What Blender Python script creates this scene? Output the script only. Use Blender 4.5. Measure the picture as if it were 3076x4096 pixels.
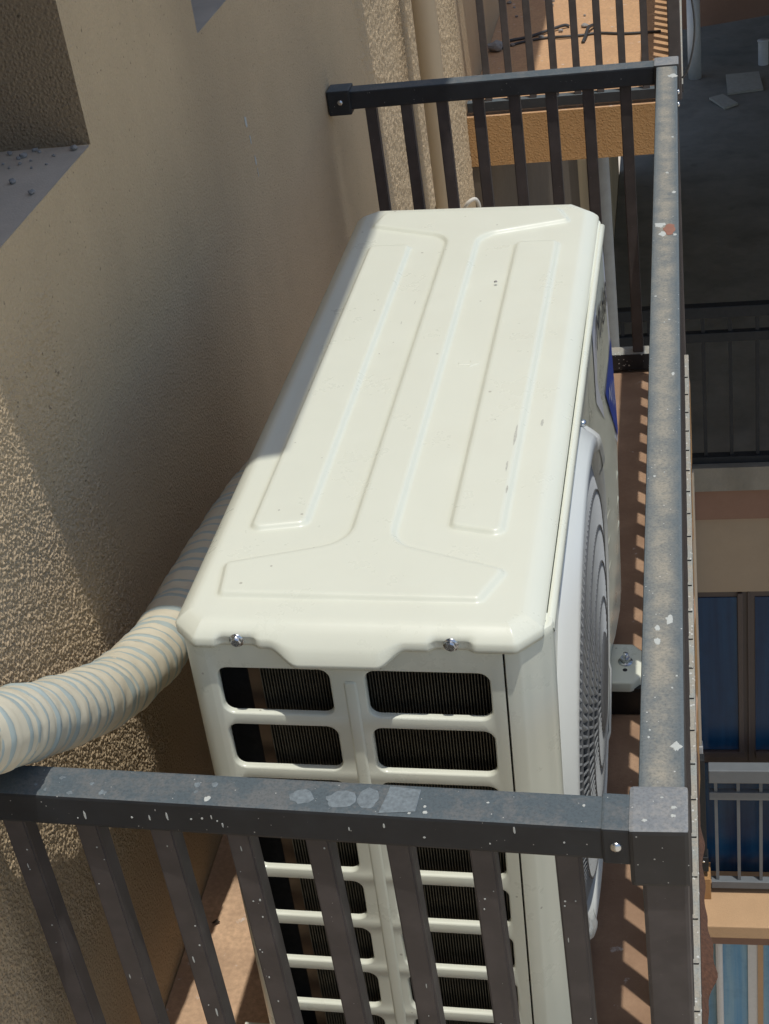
import bpy, bmesh, math, random
import numpy as np
from mathutils import Vector, Matrix, noise
from mathutils.geometry import tessellate_polygon

random.seed(7)
scene = bpy.context.scene
for o in list(bpy.data.objects):
    bpy.data.objects.remove(o)
COL = scene.collection

# ------------------------------------------------------------------ camera
YAW, PITCH, ROLL = -0.23891, 0.56418, -0.15725
fwd = Vector((math.sin(YAW)*math.cos(PITCH), math.cos(YAW)*math.cos(PITCH), -math.sin(PITCH)))
rt = Vector((math.cos(YAW), -math.sin(YAW), 0)); upv = rt.cross(fwd)
cr_, sr_ = math.cos(ROLL), math.sin(ROLL)
cx_ = cr_*rt + sr_*upv; cy_ = -sr_*rt + cr_*upv
cam = bpy.data.cameras.new('camera'); camo = bpy.data.objects.new('camera', cam); COL.objects.link(camo)
cm = Matrix((cx_, cy_, -fwd)).transposed().to_4x4(); cm.translation = (0.32656, -1.11557, 1.37952)
camo.matrix_world = cm
cam.sensor_fit = 'VERTICAL'; cam.sensor_height = 24.0; cam.sensor_width = 18.0; cam.lens = 36.164
cam.clip_start = 0.02; cam.clip_end = 500
scene.camera = camo
scene.render.resolution_x = 769; scene.render.resolution_y = 1024

# ------------------------------------------------------------------ light
TX, TY = 0.150, 0.140                      # sun: light travels (-TX, +TY, -1)
elev = math.atan2(1, math.hypot(TX, TY)); azim = math.atan2(TX, -TY)
w = bpy.data.worlds.new('World'); scene.world = w; w.use_nodes = True
nt = w.node_tree; nt.nodes.clear()
sky = nt.nodes.new('ShaderNodeTexSky'); sky.sky_type = 'NISHITA'; sky.sun_disc = False
sky.sun_elevation = elev; sky.sun_rotation = azim; sky.altitude = 50; sky.air_density = 1.0; sky.dust_density = 1.5
bgn = nt.nodes.new('ShaderNodeBackground'); bgn.inputs[1].default_value = 0.125
wo = nt.nodes.new('ShaderNodeOutputWorld')
nt.links.new(sky.outputs[0], bgn.inputs[0]); nt.links.new(bgn.outputs[0], wo.inputs[0])
sl = bpy.data.lights.new('sun', 'SUN'); sl.energy = 2.7; sl.angle = math.radians(0.5); sl.color = (1.0, 0.965, 0.90)
so = bpy.data.objects.new('sun', sl); COL.objects.link(so)
so.rotation_euler = Vector((-TX, TY, -1)).to_track_quat('-Z', 'Y').to_euler(); so.location = (1, -1, 8)
vs = scene.view_settings
vs.view_transform = 'Standard'; vs.look = 'None'; vs.exposure = 0.08; vs.gamma = 1.0; vs.use_curve_mapping = False
scene.render.engine = 'CYCLES'
scene.cycles.max_bounces = 8; scene.cycles.diffuse_bounces = 5

# ------------------------------------------------------------------ materials
class Mat:
    def __init__(s, name):
        s.m = bpy.data.materials.new(name); s.m.use_nodes = True
        s.t = s.m.node_tree; s.t.nodes.clear()
        s.out = s.t.nodes.new('ShaderNodeOutputMaterial')
        s.b = s.t.nodes.new('ShaderNodeBsdfPrincipled')
        s.t.links.new(s.b.outputs[0], s.out.inputs[0])
        g = s.t.nodes.new('ShaderNodeNewGeometry'); s.pos = g.outputs['Position']; s.nrm = g.outputs['True Normal']
    def put(s, sock, v):
        if isinstance(v, bpy.types.NodeSocket): s.t.links.new(v, sock)
        elif isinstance(v, (tuple, list)) and len(v) == 3 and sock.type == 'RGBA': sock.default_value = (*v, 1)
        else: sock.default_value = v
    def n(s, typ, out=0, props=None, **ins):
        nd = s.t.nodes.new(typ)
        for k, v in (props or {}).items(): setattr(nd, k, v)
        for k, v in ins.items():
            key = int(k[1:]) if k[0] == 'i' and k[1:].isdigit() else k.replace('_', ' ')
            s.put(nd.inputs[key], v)
        return nd.outputs[out]
    def vec(s, scale=(1, 1, 1), src=None):
        return s.n('ShaderNodeMapping', Vector=src or s.pos, Scale=scale)
    def noise(s, scale, detail=3, rough=.55, src=None, out=0, sc3=None):
        v = s.vec(sc3, src) if sc3 else (src or s.pos)
        return s.n('ShaderNodeTexNoise', out, Vector=v, Scale=scale, Detail=detail, Roughness=rough)
    def vor(s, scale, out=0, src=None, rnd=1.0):
        return s.n('ShaderNodeTexVoronoi', out, Vector=src or s.pos, Scale=scale, Randomness=rnd)
    def math(s, op, a, b=0.0, clamp=False): return s.n('ShaderNodeMath', 0, dict(operation=op, use_clamp=clamp), i0=a, i1=b)
    def rng(s, v, a, b, c=0.0, d=1.0): return s.n('ShaderNodeMapRange', 0, dict(clamp=True), i0=v, i1=a, i2=b, i3=c, i4=d)
    def mix(s, f, a, b):
        nd = s.t.nodes.new('ShaderNodeMix'); nd.data_type = 'RGBA'
        s.put(nd.inputs[0], f); s.put(nd.inputs[6], a); s.put(nd.inputs[7], b); return nd.outputs[2]
    def sep(s, v, i): return s.n('ShaderNodeSeparateXYZ', i, i0=v)
    def bump(s, h, strength, dist):
        return s.n('ShaderNodeBump', 0, Height=h, Strength=strength, Distance=dist)
    def set(s, **k):
        for a, v in k.items(): s.put(s.b.inputs[a.replace('_', ' ')], v)
        return s

def simple(name, col, rough=.5, var=.12, vs=14, metal=0.0, bump=0.0, bscale=200, coat=0.0, spec=.5):
    m = Mat(name)
    n = m.noise(vs, 4)
    lo = tuple(c*(1-var) for c in col); hi = tuple(min(1, c*(1+var)) for c in col)
    m.set(Base_Color=m.mix(n, lo, hi), Roughness=m.rng(m.noise(vs*5, 3), .3, .7, max(0, rough-.06), rough+.06), Metallic=metal)
    m.b.inputs['Coat Weight'].default_value = coat
    m.b.inputs['Specular IOR Level'].default_value = spec
    if bump: m.set(Normal=m.bump(m.noise(bscale, 3), bump, .001))
    return m.m

def stucco(name, col, pit=.75, strength=1.0, scale=330, stain=(.30, .27, .22), dist=.0050, stainamt=.5):
    m = Mat(name)
    big = m.noise(2.2, 5); streak = m.noise(3.5, 4, sc3=(1, 1, .18))
    fine = m.noise(scale, 5, .72)
    c = m.mix(m.rng(big, .35, .7), tuple(v*.88 for v in col), tuple(v*1.08 for v in col))
    c = m.mix(m.math('MULTIPLY', m.rng(streak, .5, .75), stainamt), c, stain)
    pits = m.rng(m.noise(scale*.55, 1), .30, .22)
    c = m.mix(m.math('MULTIPLY', pits, pit), c, tuple(v*.25 for v in col))
    c = m.mix(m.rng(fine, .3, .7, 0, .35), c, tuple(v*.62 for v in col))
    h = m.math('ADD', m.math('MULTIPLY', fine, 1.0), m.math('MULTIPLY', m.rng(m.vor(scale*.75, 0), .0, .6, 1, 0), .55))
    m.set(Base_Color=c, Roughness=.92, Normal=m.bump(h, strength, dist))
    m.b.inputs['Specular IOR Level'].default_value = .2
    return m.m

def rail_paint(name, dust_blue, dust_tan, tan_amt, center=None, specks=1.0, base=(.020, .022, .025)):
    m = Mat(name)
    up = m.rng(m.sep(m.nrm, 2), .6, .95)
    b1 = m.noise(34, 5, .6); b2 = m.noise(240, 3, .6)
    blot = m.math('ADD', m.math('MULTIPLY', b1, .65), m.math('MULTIPLY', b2, .35))
    tanf = m.rng(blot, .52-.2*tan_amt, .62-.12*tan_amt)
    if center is not None:
        dx = m.math('ABSOLUTE', m.math('SUBTRACT', m.sep(m.pos, 0), center))
        dx = m.math('ADD', dx, m.math('MULTIPLY', m.math('SUBTRACT', m.noise(45, 4), .5), .012))
        tanf = m.math('MULTIPLY', m.rng(dx, .016, .004), m.rng(blot, .28, .60))
    dust = m.mix(tanf, dust_blue, dust_tan)
    dust = m.mix(m.rng(m.noise(420, 2, .7), .45, .72, 0, .45), dust, tuple(v*.45 for v in dust_blue))
    side = m.mix(m.rng(m.noise(30, 4), .4, .75, 0, .5), base, tuple(v*1.9 for v in base))
    c = m.mix(up, side, dust)
    vd = m.vor(330, 0); vc = m.vor(330, 1)
    rr = m.rng(m.sep(vc, 0), .90, 1.0, 0, .42)
    sp = m.math('LESS_THAN', vd, m.math('MULTIPLY', rr, specks))
    c = m.mix(m.math('MULTIPLY', sp, .7), c, (.62, .62, .58))
    m.set(Base_Color=c, Roughness=m.mix(up, (.48,)*3, (.72,)*3), Normal=m.bump(blot, .12, .001))
    m.b.inputs['Specular IOR Level'].default_value = .4
    return m.m

MT = {}
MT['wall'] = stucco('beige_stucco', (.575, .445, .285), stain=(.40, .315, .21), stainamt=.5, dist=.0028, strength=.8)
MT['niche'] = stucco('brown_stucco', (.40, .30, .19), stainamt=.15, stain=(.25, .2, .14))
MT['sill'] = simple('grey_cement', (.56, .48, .37), .9, .22, 20, bump=.5, bscale=400)
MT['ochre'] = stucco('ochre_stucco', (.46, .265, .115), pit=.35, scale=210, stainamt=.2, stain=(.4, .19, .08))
MT['ochre_far'] = stucco('tan_render', (.50, .33, .19), pit=.1, scale=120, stainamt=.15, stain=(.4, .28, .18), strength=.3)

def ledge_mat(name, col, dirt, amt, shade_tint=None):
    m = Mat(name)
    b = m.noise(9, 6, .62); f = m.noise(160, 3)
    c = m.mix(m.rng(f, .35, .7), tuple(v*.82 for v in col), tuple(v*1.1 for v in col))
    c = m.mix(m.math('MULTIPLY', m.rng(b, .42, .62), amt), c, dirt)
    if shade_tint: c = m.mix(m.math('MULTIPLY', m.rng(m.sep(m.pos, 0), -.12, .08), m.rng(m.noise(14, 4), .25, .6, .55, .95)), c, shade_tint)  # shade between unit and front rail painted in, mottled, deeper away from the wall
    wh = m.math('MULTIPLY', m.rng(m.noise(38, 5, .65), .64, .70), .75)
    c = m.mix(wh, c, (.62, .56, .5))
    m.set(Base_Color=c, Roughness=.85, Normal=m.bump(m.math('ADD', f, m.noise(500, 2)), .4, .001))
    return m.m
MT['ledge'] = ledge_mat('dirty_shade_tinted_ochre', (.60, .40, .25), (.30, .20, .13), .5, shade_tint=(.27, .165, .10))
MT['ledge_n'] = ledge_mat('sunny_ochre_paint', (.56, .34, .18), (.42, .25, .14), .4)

MT['rail'] = rail_paint('black_rail_paint', (.085, .108, .120), (.13, .138, .138), .3, specks=.45)
MT['rail_front'] = rail_paint('dusty_front_rail_paint', (.115, .140, .150), (.315, .292, .235), 1.0, center=.2925, specks=.6)
MT['rail_low'] = rail_paint('dusty_bottom_rail_paint', (.30, .31, .28), (.34, .31, .25), .6, specks=1.6)
MT['bal'] = rail_paint('baluster_paint', (.12, .13, .14), (.2, .19, .17), .3, specks=.30, base=(.062, .053, .051))
MT['cap'] = rail_paint('corner_cap_paint', (.20, .215, .225), (.27, .27, .26), .3, specks=.6, base=(.03, .029, .029))
MT['splash'] = simple('white_paint_splash', (.46, .48, .45), .8, .15, 300)
MT['residue'] = simple('sticker_residue', (.155, .185, .20), .7, .6, 300)
MT['primer'] = simple('red_primer', (.27, .13, .09), .8, .12, 120)

def cream(name, col=(.69, .705, .59), rough=.32, coat=.25):
    m = Mat(name)
    n = m.noise(5, 4)
    c = m.mix(n, tuple(v*.955 for v in col), tuple(min(1, v*1.02) for v in col))
    c = m.mix(m.rng(m.noise(11, 6, .68), .52, .80, 0, .08), c, (.52, .48, .38))          # settled dust
    c = m.mix(m.rng(m.noise(18, 5, .7, sc3=(1, .12, 1)), .58, .76, 0, .07), c, (.50, .47, .40))   # dried runs along the sheet
    c = m.mix(m.math('MULTIPLY', m.math('LESS_THAN', m.vor(95, 0), m.rng(m.sep(m.vor(95, 1), 0), .93, 1.0, 0, .16)), .55), c, (.25, .22, .17))
    r = m.rng(m.noise(16, 5, .7), .35, .7, rough-.07, rough+.16)
    dent = m.noise(3.2, 2)
    m.set(Base_Color=c, Roughness=r, Normal=m.bump(m.math('ADD', m.math('MULTIPLY', dent, 6.0), m.noise(700, 2)), .05, .0006))
    m.b.inputs['Coat Weight'].default_value = coat; m.b.inputs['Coat Roughness'].default_value = .14
    return m.m
MT['cream'] = cream('cream_powder_coat')
MT['scuff'] = simple('grey_scuff', (.47, .47, .40), .6, .35, 500)
MT['guard'] = simple('pale_grey_plastic', (.58, .60, .575), .38, .04, 8)
MT['guardslat'] = simple('grey_guard_slats', (.36, .38, .39), .4, .05, 30)
MT['black'] = simple('black_plastic', (.012, .012, .012), .5, .2, 40)
MT['dark'] = simple('dark_cavity', (.01, .009, .008), .9, .2, 30)
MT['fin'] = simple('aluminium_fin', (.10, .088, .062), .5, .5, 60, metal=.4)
MT['copper'] = simple('dull_copper', (.10, .065, .04), .45, .3, 60, metal=.6)
MT['zinc'] = simple('zinc_screw', (.62, .64, .66), .25, .15, 300, metal=1.0)
MT['capgrey'] = simple('hub_cap_grey', (.10, .105, .11), .5, .05, 50)
MT['label'] = simple('label_white', (.62, .64, .68), .4, .03, 50)
MT['blue'] = simple('label_blue', (.02, .06, .36), .4, .05, 50)
MT['ink'] = simple('label_ink', (.01, .012, .02), .5, .1, 50)
MT['tape'] = simple('cream_tape', (.64, .59, .45), .42, .05, 60, bump=.25, bscale=90)
MT['tapeblue'] = simple('pale_blue_tape', (.43, .50, .47), .42, .05, 60, bump=.25, bscale=90)
MT['pvc'] = simple('cream_pvc', (.55, .47, .36), .45, .06, 25)
MT['pvcw'] = simple('white_pvc', (.55, .55, .53), .45, .1, 25)
MT['stone'] = simple('grey_rubble', (.30, .29, .27), .95, .35, 90, bump=.6, bscale=300)
MT['cable'] = simple('black_cable', (.045, .045, .045), .5, .2, 60)
MT['rope'] = simple('white_cord', (.6, .57, .5), .8, .1, 200)
MT['rust'] = simple('rusty_edge', (.085, .038, .02), .95, .8, 260, bump=1.0, bscale=420)
MT['leaf'] = simple('dry_leaf', (.06, .045, .03), .9, .3, 200)
MT['concrete'] = stucco('terrace_concrete', (.25, .235, .195), pit=.3, scale=9, stainamt=.6, stain=(.14, .13, .105), dist=.02, strength=.4)
MT['concrete2'] = simple('pale_board', (.36, .34, .28), .9, .2, 30)
MT['brownwall'] = simple('brown_render', (.22, .13, .09), .9, .12, 6)
MT['tanwall'] = simple('tan_wall', (.30, .24, .17), .9, .1, 6)
MT['shade_panel'] = simple('painted_shade_brown', (.10, .078, .055), .9, .2, 8)  # colour of the added panel that paints shade below the rubble ledge
MT['frame'] = simple('brown_frame', (.055, .042, .04), .5, .1, 20)
MT['navy'] = simple('navy_metal', (.008, .011, .014), .7, .15, 12)
MT['greymetal'] = simple('grey_metal', (.13, .145, .155), .5, .15, 12)
MT['ground'] = simple('ground_concrete', (.55, .48, .37), .9, .2, .6)
def glass(name, col, hi):
    m = Mat(name)
    c = m.mix(m.rng(m.noise(2.5, 4, sc3=(5, 1, .25)), .35, .7), col, hi)  # upright streaks painted in for curtains and reflections
    c = m.mix(m.rng(m.noise(9, 5, .7), .5, .8, 0, .35), c, tuple(v*.4 for v in col))
    m.set(Base_Color=c, Roughness=.25)
    m.b.inputs['Specular IOR Level'].default_value = .25
    return m.m
MT['glass'] = glass('blue_window_glass', (.003, .024, .070), (.009, .052, .12))
MT['glass2'] = glass('pale_blue_glass', (.10, .26, .42), (.24, .38, .44))  # sky reflection put into the pale blue base colour

# ------------------------------------------------------------------ helpers
def link(o, parent=None, label=None, cat=None, group=None, kind=None):
    COL.objects.link(o)
    if parent: o.parent = parent
    if label: o['label'] = label
    if cat: o['category'] = cat
    if group: o['group'] = group
    if kind: o['kind'] = kind
    return o
def thing(name, loc, label, cat, group=None, rot=None):
    e = bpy.data.objects.new(name, None); e.empty_display_size = .05; e.location = loc
    if rot: e.rotation_euler = rot
    return link(e, None, label, cat, group)
def mesh(name, V, F, mat, parent=None, smooth=False, **k):
    me = bpy.data.meshes.new(name); me.from_pydata([tuple(v) for v in V], [], F); me.update()
    for m in (mat if isinstance(mat, list) else [mat]): me.materials.append(m)
    bm = bmesh.new(); bm.from_mesh(me); bmesh.ops.recalc_face_normals(bm, faces=bm.faces); bm.to_mesh(me); bm.free()
    if smooth:
        me.polygons.foreach_set('use_smooth', [True]*len(me.polygons))
    return link(bpy.data.objects.new(name, me), parent, **k)
def world_sub(parent, V):
    if parent is None: return [Vector(v) for v in V]
    inv = parent_matrix(parent).inverted(); return [inv @ Vector(v) for v in V]
def parent_matrix(o):
    m = Matrix.LocRotScale(o.location, o.rotation_euler, o.scale)
    return parent_matrix(o.parent) @ m if o.parent else m
_boxc = {}
def box(name, x, y, z, mat, parent=None, bev=0.0, world=True, shear=None, **k):
    """box given by ranges; world=True: ranges are world coordinates even when parented"""
    bm = bmesh.new(); bmesh.ops.create_cube(bm, size=1)
    bmesh.ops.scale(bm, verts=bm.verts, vec=(x[1]-x[0], y[1]-y[0], z[1]-z[0]))
    if bev: bmesh.ops.bevel(bm, geom=bm.edges[:], offset=bev, segments=2, profile=.6, affect='EDGES')
    c = Vector(((x[0]+x[1])/2, (y[0]+y[1])/2, (z[0]+z[1])/2))
    bmesh.ops.translate(bm, verts=bm.verts, vec=c)
    if shear:
        for v in bm.verts: v.co = Vector(shear(v.co))
    if world and parent is not None:
        inv = parent_matrix(parent).inverted()
        for v in bm.verts: v.co = inv @ v.co
    me = bpy.data.meshes.new(name); bm.to_mesh(me); bm.free(); me.materials.append(mat)
    return link(bpy.data.objects.new(name, me), parent, **k)
def frames(P):
    out = []; up = Vector((0, 0, 1))
    for i, p in enumerate(P):
        t = (P[min(i+1, len(P)-1)] - P[max(i-1, 0)]).normalized()
        a = t.cross(up); a = a.normalized() if a.length > 1e-4 else Vector((1, 0, 0))
        out.append((p, a, a.cross(t).normalized(), t))
    return out
def tube_geo(P, r, n=10, closed_ends=True):
    V, F = [], []
    P = [Vector(p) for p in P]
    rr = r if isinstance(r, list) else [r]*len(P)
    for (p, a, b, t), q in zip(frames(P), rr):
        for j in range(n):
            th = 2*math.pi*j/n; V.append(p + q*(math.cos(th)*a + math.sin(th)*b))
    for i in range(len(P)-1):
        for j in range(n): F.append((i*n+j, i*n+(j+1) % n, (i+1)*n+(j+1) % n, (i+1)*n+j))
    if closed_ends: F.append(tuple(range(n))[::-1]); F.append(tuple((len(P)-1)*n+j for j in range(n)))
    return V, F
def tube(name, P, r, mat, parent=None, n=10, **k):
    V, F = tube_geo(P, r, n)
    o = mesh(name, world_sub(parent, V), F, mat, parent, smooth=True, **k)
    return o
def smoothpath(P, k=8):
    P = [Vector(p) for p in P]; out = []
    for i in range(len(P)-1):
        p0, p1, p2, p3 = P[max(i-1, 0)], P[i], P[i+1], P[min(i+2, len(P)-1)]
        for j in range(k):
            t = j/k
            out.append(.5*((2*p1)+(-p0+p2)*t+(2*p0-5*p1+4*p2-p3)*t*t+(-p0+3*p1-3*p2+p3)*t**3))
    return out+[P[-1]]
def lathe_geo(prof, n, center, axis=0):
    """profile (r, d) turned about local axis x through center"""
    V, F = [], []
    for r, dd in prof:
        for j in range(n):
            th = 2*math.pi*j/n; V.append((center[0]+dd, center[1]+r*math.cos(th), center[2]+r*math.sin(th)))
    for i in range(len(prof)-1):
        for j in range(n): F.append((i*n+j, i*n+(j+1) % n, (i+1)*n+(j+1) % n, (i+1)*n+j))
    return V, F
def poly_off(P, d):
    n = len(P); out = []
    for i in range(n):
        a, b, c = Vector(P[i-1]), Vector(P[i]), Vector(P[(i+1) % n])
        e1 = (b-a).normalized(); e2 = (c-b).normalized()
        n1 = Vector((-e1.y, e1.x)); n2 = Vector((-e2.y, e2.x))
        k = 1+n1.dot(n2)
        out.append(b + (n1+n2)*(d/k))
    return out
def rpoly(P, R, d=0.0, n=6, sub=None):
    """CCW polygon offset inward by d, corners filleted with n+1 points; sub[i] extra points on the edge after corner i"""
    Q = poly_off(P, d); N = len(Q); out = []; ends = []
    for i in range(N):
        a, b, c = Q[i-1], Q[i], Q[(i+1) % N]
        e1 = (b-a).normalized(); e2 = (c-b).normalized(); cr = e1.x*e2.y-e1.y*e2.x
        r = R[i] if isinstance(R, (list, tuple)) else R
        r = max(.0004, r-d if cr > 0 else r+d)
        ang = math.acos(max(-1, min(1, e1.dot(e2)))); tl = r*math.tan(ang/2)
        p1 = b-e1*tl; p2 = b+e2*tl
        nn = Vector((-e1.y, e1.x))*(1 if cr > 0 else -1); cen = p1+nn*r
        arc = []
        for j in range(n+1):
            th = ang*j/n*(1 if cr > 0 else -1); v = p1-cen
            arc.append(cen+Vector((v.x*math.cos(th)-v.y*math.sin(th), v.x*math.sin(th)+v.y*math.cos(th))))
        ends.append(arc)
    for i in range(N):
        out += ends[i]
        s = (sub[i] if sub else 0)
        p, q = ends[i][-1], ends[(i+1) % N][0]
        for j in range(1, s+1): out.append(p+(q-p)*(j/(s+1)))
    return out
class Geo:
    def __init__(s): s.V = []; s.F = []
    def loop(s, pts): i = len(s.V); s.V += [tuple(p) for p in pts]; return list(range(i, i+len(pts)))
    def bridge(s, a, b):
        n = len(a)
        for i in range(n): s.F.append((a[i], a[(i+1) % n], b[(i+1) % n], b[i]))
    def strip(s, a, b):
        for i in range(len(a)-1): s.F.append((a[i], a[i+1], b[i+1], b[i]))
    def fill(s, outer, holes=(), plane=(0, 1)):
        loops = [outer]+list(holes); idx = [i for l in loops for i in l]
        ps = [[Vector((s.V[i][plane[0]], s.V[i][plane[1]], 0)) for i in l] for l in loops]
        for t in tessellate_polygon(ps): s.F.append(tuple(idx[j] for j in t))
def ss(x, a, b):
    t = max(0.0, min(1.0, (x-a)/(b-a))); return t*t*(3-2*t)
def rock(name, c, r, mat, label=None, cat=None, group=None, parent=None, flat=.65):
    bm = bmesh.new(); bmesh.ops.create_icosphere(bm, subdivisions=2, radius=1)
    s = Vector((random.random()*9, random.random()*9, random.random()*9))
    for v in bm.verts:
        k = 1+.45*noise.noise(v.co*1.3+s)+.2*noise.noise(v.co*3+s)
        v.co = Vector((v.co.x*r*k, v.co.y*r*k*.85, v.co.z*r*k*flat))
    zmin = min(v.co.z for v in bm.verts)
    bmesh.ops.translate(bm, verts=bm.verts, vec=(c[0], c[1], c[2]-zmin-.0006))
    me = bpy.data.meshes.new(name); bm.to_mesh(me); bm.free(); me.materials.append(mat)
    return link(bpy.data.objects.new(name, me), parent, label, cat, group)
def blot(name, c, r, mat, parent, up=Vector((0, 0, 1)), ax=Vector((1, 0, 0)), aspect=1.0, rag=.35, th=.0004):
    """thin irregular patch of dried paint lying on a surface"""
    n = 22; s = random.random()*50; c = Vector(c); ay = up.cross(ax)
    V = []
    for lv, h in ((1.0, 0.0001), (.86, th)):
        for j in range(n):
            t = 2*math.pi*j/n
            k = 1+rag*(noise.noise(Vector((math.cos(t)*1.5, math.sin(t)*1.5, s)))+.6*noise.noise(Vector((math.cos(t)*4, math.sin(t)*4, s))))
            V.append(c+ax*(r*lv*k*math.cos(t))+ay*(r*lv*k*aspect*math.sin(t))+up*h)
    F = [(j, (j+1) % n, n+(j+1) % n, n+j) for j in range(n)]+[tuple(range(n, 2*n))]
    return mesh(name, world_sub(parent, V), F, mat, parent)

# ------------------------------------------------------------------ setting: ground, building wall
XW = -0.286
mesh('ground', [(-300, -300, -13.2), (300, -300, -13.2), (300, 300, -13.2), (-300, 300, -13.2)], [(0, 1, 2, 3)], MT['ground'], kind='structure')

bw = thing('building_wall', (XW, .8, -13.2), 'beige rough stucco house wall with deep window niches beside the ledge', 'wall')
G = Geo()
def wl(pts): return G.loop([(XW, y, z) for y, z in pts])
niches = [(-1.6, .371, .879, 2.2), (.805, 2.0, .866, 2.2)]
outer = wl([(-4, -13.2), (12, -13.2), (12, 9), (-4, 9)])
hl = []
for (y0, y1, z0, z1) in niches:
    hl.append(wl(rpoly([(y0, z0), (y1, z0), (y1, z1), (y0, z1)], .004, 0, 3)))
G.fill(outer, hl, (1, 2))
mesh('wall_face', world_sub(bw, G.V), G.F, MT['wall'], bw)
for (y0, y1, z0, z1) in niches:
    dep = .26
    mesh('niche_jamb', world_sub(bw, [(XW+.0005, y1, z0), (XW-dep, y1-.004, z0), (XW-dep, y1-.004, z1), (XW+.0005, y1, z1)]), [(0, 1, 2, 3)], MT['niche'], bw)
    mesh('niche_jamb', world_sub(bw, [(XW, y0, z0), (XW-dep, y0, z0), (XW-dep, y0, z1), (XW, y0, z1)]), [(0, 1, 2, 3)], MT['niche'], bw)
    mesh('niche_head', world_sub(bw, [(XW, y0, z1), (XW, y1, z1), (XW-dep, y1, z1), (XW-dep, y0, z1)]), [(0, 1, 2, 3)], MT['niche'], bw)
    box('window_sill', (XW-dep, XW-.0006), (y0+.002, y1-.001), (z0-.004, z0+.0002), MT['sill'], bw)
    box('window_pane', (XW-dep-.02, XW-dep+.004), (y0, y1), (z0, z1), MT['glass'], bw)

# rough spatter-dash coat of the wall, real relief so that the raking sun catches it
def relief(y0, y1, z0, z1, step, amp, seed, cut=None, mid=.55):
    rg = np.random.default_rng(seed)
    ny, nz = int((y1-y0)/step)+1, int((z1-z0)/step)+1
    def blur(a, k):
        for ax in (0, 1):
            for _ in range(k): a = (np.roll(a, 1, ax)+2*a+np.roll(a, -1, ax))/4
        return a/a.std()
    h = blur(rg.standard_normal((nz, ny)), 1)*.9+blur(rg.standard_normal((nz, ny)), 4)*mid
    h = np.clip(h, -1.6, 2.6)
    ys, zs = np.linspace(y0, y1, ny), np.linspace(z0, z1, nz)
    if cut:
        for arr, v in ((ys, cut[0]), (ys, cut[1]), (zs, cut[2])):
            if arr[0] < v < arr[-1]: arr[np.abs(arr-v).argmin()] = v
    Y, Z = np.meshgrid(ys, zs)
    m = np.clip(np.minimum.reduce([Y-y0, y1-Y+(1 if y1 > 3 else 0), Z-z0, z1-Z])/.06, 0, 1)
    co = np.stack([XW+.00008+.0012*m+amp*h*m, Y, Z], -1).reshape(-1, 3)
    i = np.arange((nz-1)*(ny-1)); r, c = i//(ny-1), i % (ny-1); a = r*ny+c
    f = np.stack([a, a+1, a+ny+1, a+ny], -1).astype(np.int32)
    if cut:
        cy = (ys[c]+ys[c+1])/2; cz = (zs[r]+zs[r+1])/2; f = f[~((cy > cut[0]) & (cy < cut[1]) & (cz > cut[2]))]
    me = bpy.data.meshes.new('render_coat'); me.vertices.add(len(co)); me.vertices.foreach_set('co', (co-np.array(bw.location)).ravel())
    me.loops.add(f.size); me.loops.foreach_set('vertex_index', f.ravel()); me.polygons.add(len(f))
    me.polygons.foreach_set('loop_start', np.arange(0, f.size, 4, dtype=np.int32)); me.polygons.foreach_set('use_smooth', np.ones(len(f), dtype=bool))
    me.update(calc_edges=True); me.validate(); me.materials.append(MT['wall'])
    return link(bpy.data.objects.new('render_coat', me), bw)
relief(-.42, .21, .19, .84, .00085, .00070, 3, mid=.22)
relief(1.74, 3.089, -.30, .90, .0026, .0010, 5, mid=.0)

for y_, z_, r_, asp in ((.945, .701, .0048, 1.8), (.952, .673, .0026, 3.0), (.958, .640, .0028, 3.0), (.959, .620, .0011, 7.0)):
    blot('paint_drip', (XW+.0004, y_, z_), r_, MT['splash'], bw, up=Vector((1, 0, 0)), ax=Vector((0, 1, 0)), aspect=asp, rag=.5)

# ------------------------------------------------------------------ our ledge and the ones round it
def ledge(y0, y1, ztop, mat, edge, label, x1=.3135, near_wall=None, ragged=False, th=.145):
    root = thing('ledge', ((XW+x1)/2, (y0+y1)/2, ztop-th), label, 'ledge', 'equipment ledges along the wall')
    yw = near_wall if near_wall is not None else y0
    n = 90
    top, bot = [], []
    pts = [(XW+.001, yw)]
    for i in range(n+1):
        y = y0+(y1-y0)*i/n; dx = 0
        if ragged: dx = .006*noise.noise(Vector((y*9, 1, 2)))+.004*noise.noise(Vector((y*40, 5, 2)))
        pts.append((x1+dx, y))
    pts.append((XW+.001, y1))
    V = [(x, y, ztop) for x, y in pts]+[(x, y, ztop-th) for x, y in pts]
    N = len(pts)
    mesh('slab_top', world_sub(root, V), [tuple(range(N))], mat, root)
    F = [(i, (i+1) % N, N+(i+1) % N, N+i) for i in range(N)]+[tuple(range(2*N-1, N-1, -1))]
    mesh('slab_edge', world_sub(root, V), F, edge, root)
    return root
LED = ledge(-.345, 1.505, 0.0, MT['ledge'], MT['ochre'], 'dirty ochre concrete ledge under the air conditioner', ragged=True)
NL = ledge(3.093, 4.98, -.047, MT['ledge_n'], MT['ochre'], 'sunlit ochre ledge with rubble, behind the far end rails', x1=.294)
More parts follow.
